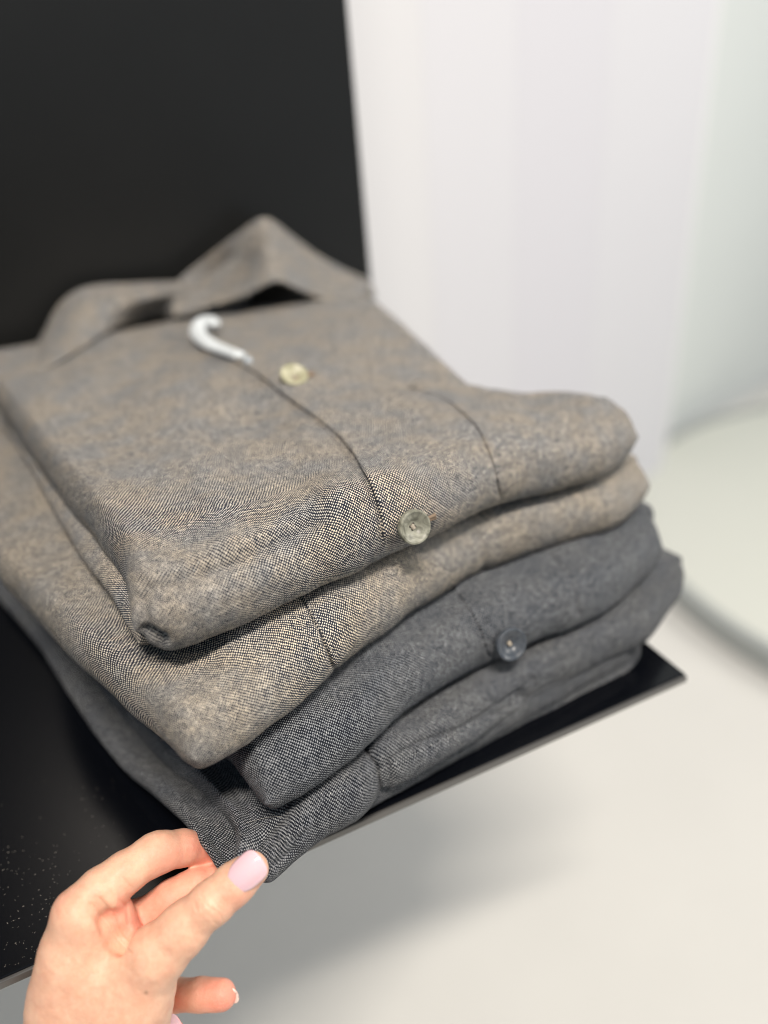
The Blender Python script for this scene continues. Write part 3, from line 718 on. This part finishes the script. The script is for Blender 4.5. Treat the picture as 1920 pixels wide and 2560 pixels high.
disp += .00010 * vnoise(hx / 14, hy / 14, 5) + .00025 * vnoise(hx / 60, hy / 60, 6)
Vh = Vh + Nh * disp[:, None]
Vw = np.stack([Vh @ XA, Vh @ YA, Vh @ UP], -1) + CAM
me = mesh_np('hand', Vw, Fh[:, ::-1])
# skin colour fields: redness towards finger pads and folds
red = np.zeros(len(Vh))
for cx, cy, rad, am, zmin in ((530, 2120, 75, 1.0, .312), (440, 2160, 60, .6, .312), (300, 2280, 50, .7, .303), (400, 2270, 90, .6, .318), (560, 2490, 70, 1.0, .33), (430, 2500, 50, .5, .33), (151, 2240, 45, .35, 0), (640, 2200, 30, .3, 0), (340, 2310, 45, .8, .305), (600, 2240, 40, .35, 0)):
    red = np.maximum(red, am * np.exp(-((hx - cx) ** 2 + (hy - cy) ** 2) / rad ** 2) * (Vh[:, 2] > zmin))
mole = np.exp(-((hx - cr(797, 1138)[0]) ** 2 + (hy - cr(797, 1138)[1]) ** 2) / 4.2 ** 2) * (Vh[:, 2] < .35)
at = me.color_attributes.new('skin', 'FLOAT_COLOR', 'POINT')
at.data.foreach_set('color', np.stack([red * .8, mole, 0 * red, 0 * red + 1], -1).astype(np.float32).ravel())
k = NT('skin'); tc = k.n('ShaderNodeTexCoord').outputs['Object']; va = k.n('ShaderNodeAttribute', attribute_name='skin'); sp = k.n('ShaderNodeSeparateColor'); k.l(va.outputs['Color'], sp.inputs[0])
n1 = k.noise(tc, 150, 6, .7); base = k.ramp(n1, [(.35, (.74, .41, .28)), (.65, (.83, .515, .36))])
c2 = k.mix(sp.outputs[0], base, (.82, .27, .20)); c3 = k.mix(k.math('MULTIPLY', sp.outputs[1], .75), c2, (.24, .10, .05))
k.l(c3, k.b.inputs['Base Color']); k.b.inputs['Roughness'].default_value = .48; k.b.inputs['Specular IOR Level'].default_value = .4
k.b.inputs['Subsurface Weight'].default_value = .35; k.b.inputs['Subsurface Radius'].default_value = (1.0, .35, .2); k.b.inputs['Subsurface Scale'].default_value = .0022
vo = k.n('ShaderNodeTexVoronoi', feature='DISTANCE_TO_EDGE'); k.l(tc, vo.inputs['Vector']); vo.inputs['Scale'].default_value = 900
hh = k.math('ADD', k.math('MULTIPLY', k.math('MINIMUM', vo.outputs['Distance'], .15), 2.0), k.noise(tc, 700, 3)); k.bump(hh, .9, .00018)
SKIN = k.m
hc = Vw.mean(0)
hd = empty('person', hc); tag(hd, 'hand with pale pink nails pinching the front corner of the bottom grey shirt', 'person')
hm = link('hand', me, SKIN, hd)
# nails
M_nail = simple('pink_nail_polish', (.88, .55, .59), .12, .5, Coat_Weight=.8, Subsurface_Weight=.15)
M_tip = simple('nail_edge', (.86, .66, .58), .3)
def nail(c, axis_, nrm, L, Wd, curv, mat, sink=.0006, arch=.10):
    """squoval nail plate in camera space"""
    a = np.array(axis_, float); a /= np.linalg.norm(a); n = np.array(nrm, float); n -= n @ a * a; n /= np.linalg.norm(n); s_ = np.cross(a, n)
    nu, nv = 25, 33; V = []
    for i in range(nu):
        u = i / (nu - 1) * 2 - 1
        for j in range(nv):
            v = j / (nv - 1) * 2 - 1
            # squoval outline: superellipse map of the square
            e0 = 3.4 if v > 0 else 2.4
            half = (1 - abs(v) ** e0 * (.999 if abs(v) == 1 else 1)) ** (1 / (e0 * .95)) if abs(v) < 1 else 0.0
            half = max(half, .0)
            x = u * half * Wd / 2 * (1 + .03 * v); y = v * L / 2
            z = math.sqrt(max(curv ** 2 - x ** 2, 0)) - curv - arch * (y - 0) ** 2 / L * 2.2
            V.append(c + s_ * x + a * y + n * (z + 0))
    V = np.array(V); Vw = np.stack([V @ XA, V @ YA, V @ UP], -1) + CAM
    o = link('nail', mesh_np('nail', Vw, grid_faces(nu, nv)), mat, hm)
    so = o.modifiers.new('t', 'SOLIDIFY'); so.thickness = .0011; so.offset = 0
    return o
nc = CP(615, 2182, .3060 - .0084)
nail(nc, CP(646, 2152, .3195) - CP(570, 2222, .3165), np.array([-.10, -.22, -1]), .0152, .0122, .0078, M_nail)
nail(CP(577, 2482, .3525), CP(590, 2478, .352) - CP(540, 2480, .358), np.array([.55, -.35, .65]), .0085, .0085, .006, M_tip)
nail(CP(436, 2566, .327), CP(452, 2600, .326) - CP(420, 2540, .330), np.array([.8, -.35, -.55]), .010, .008, .006, M_nail)
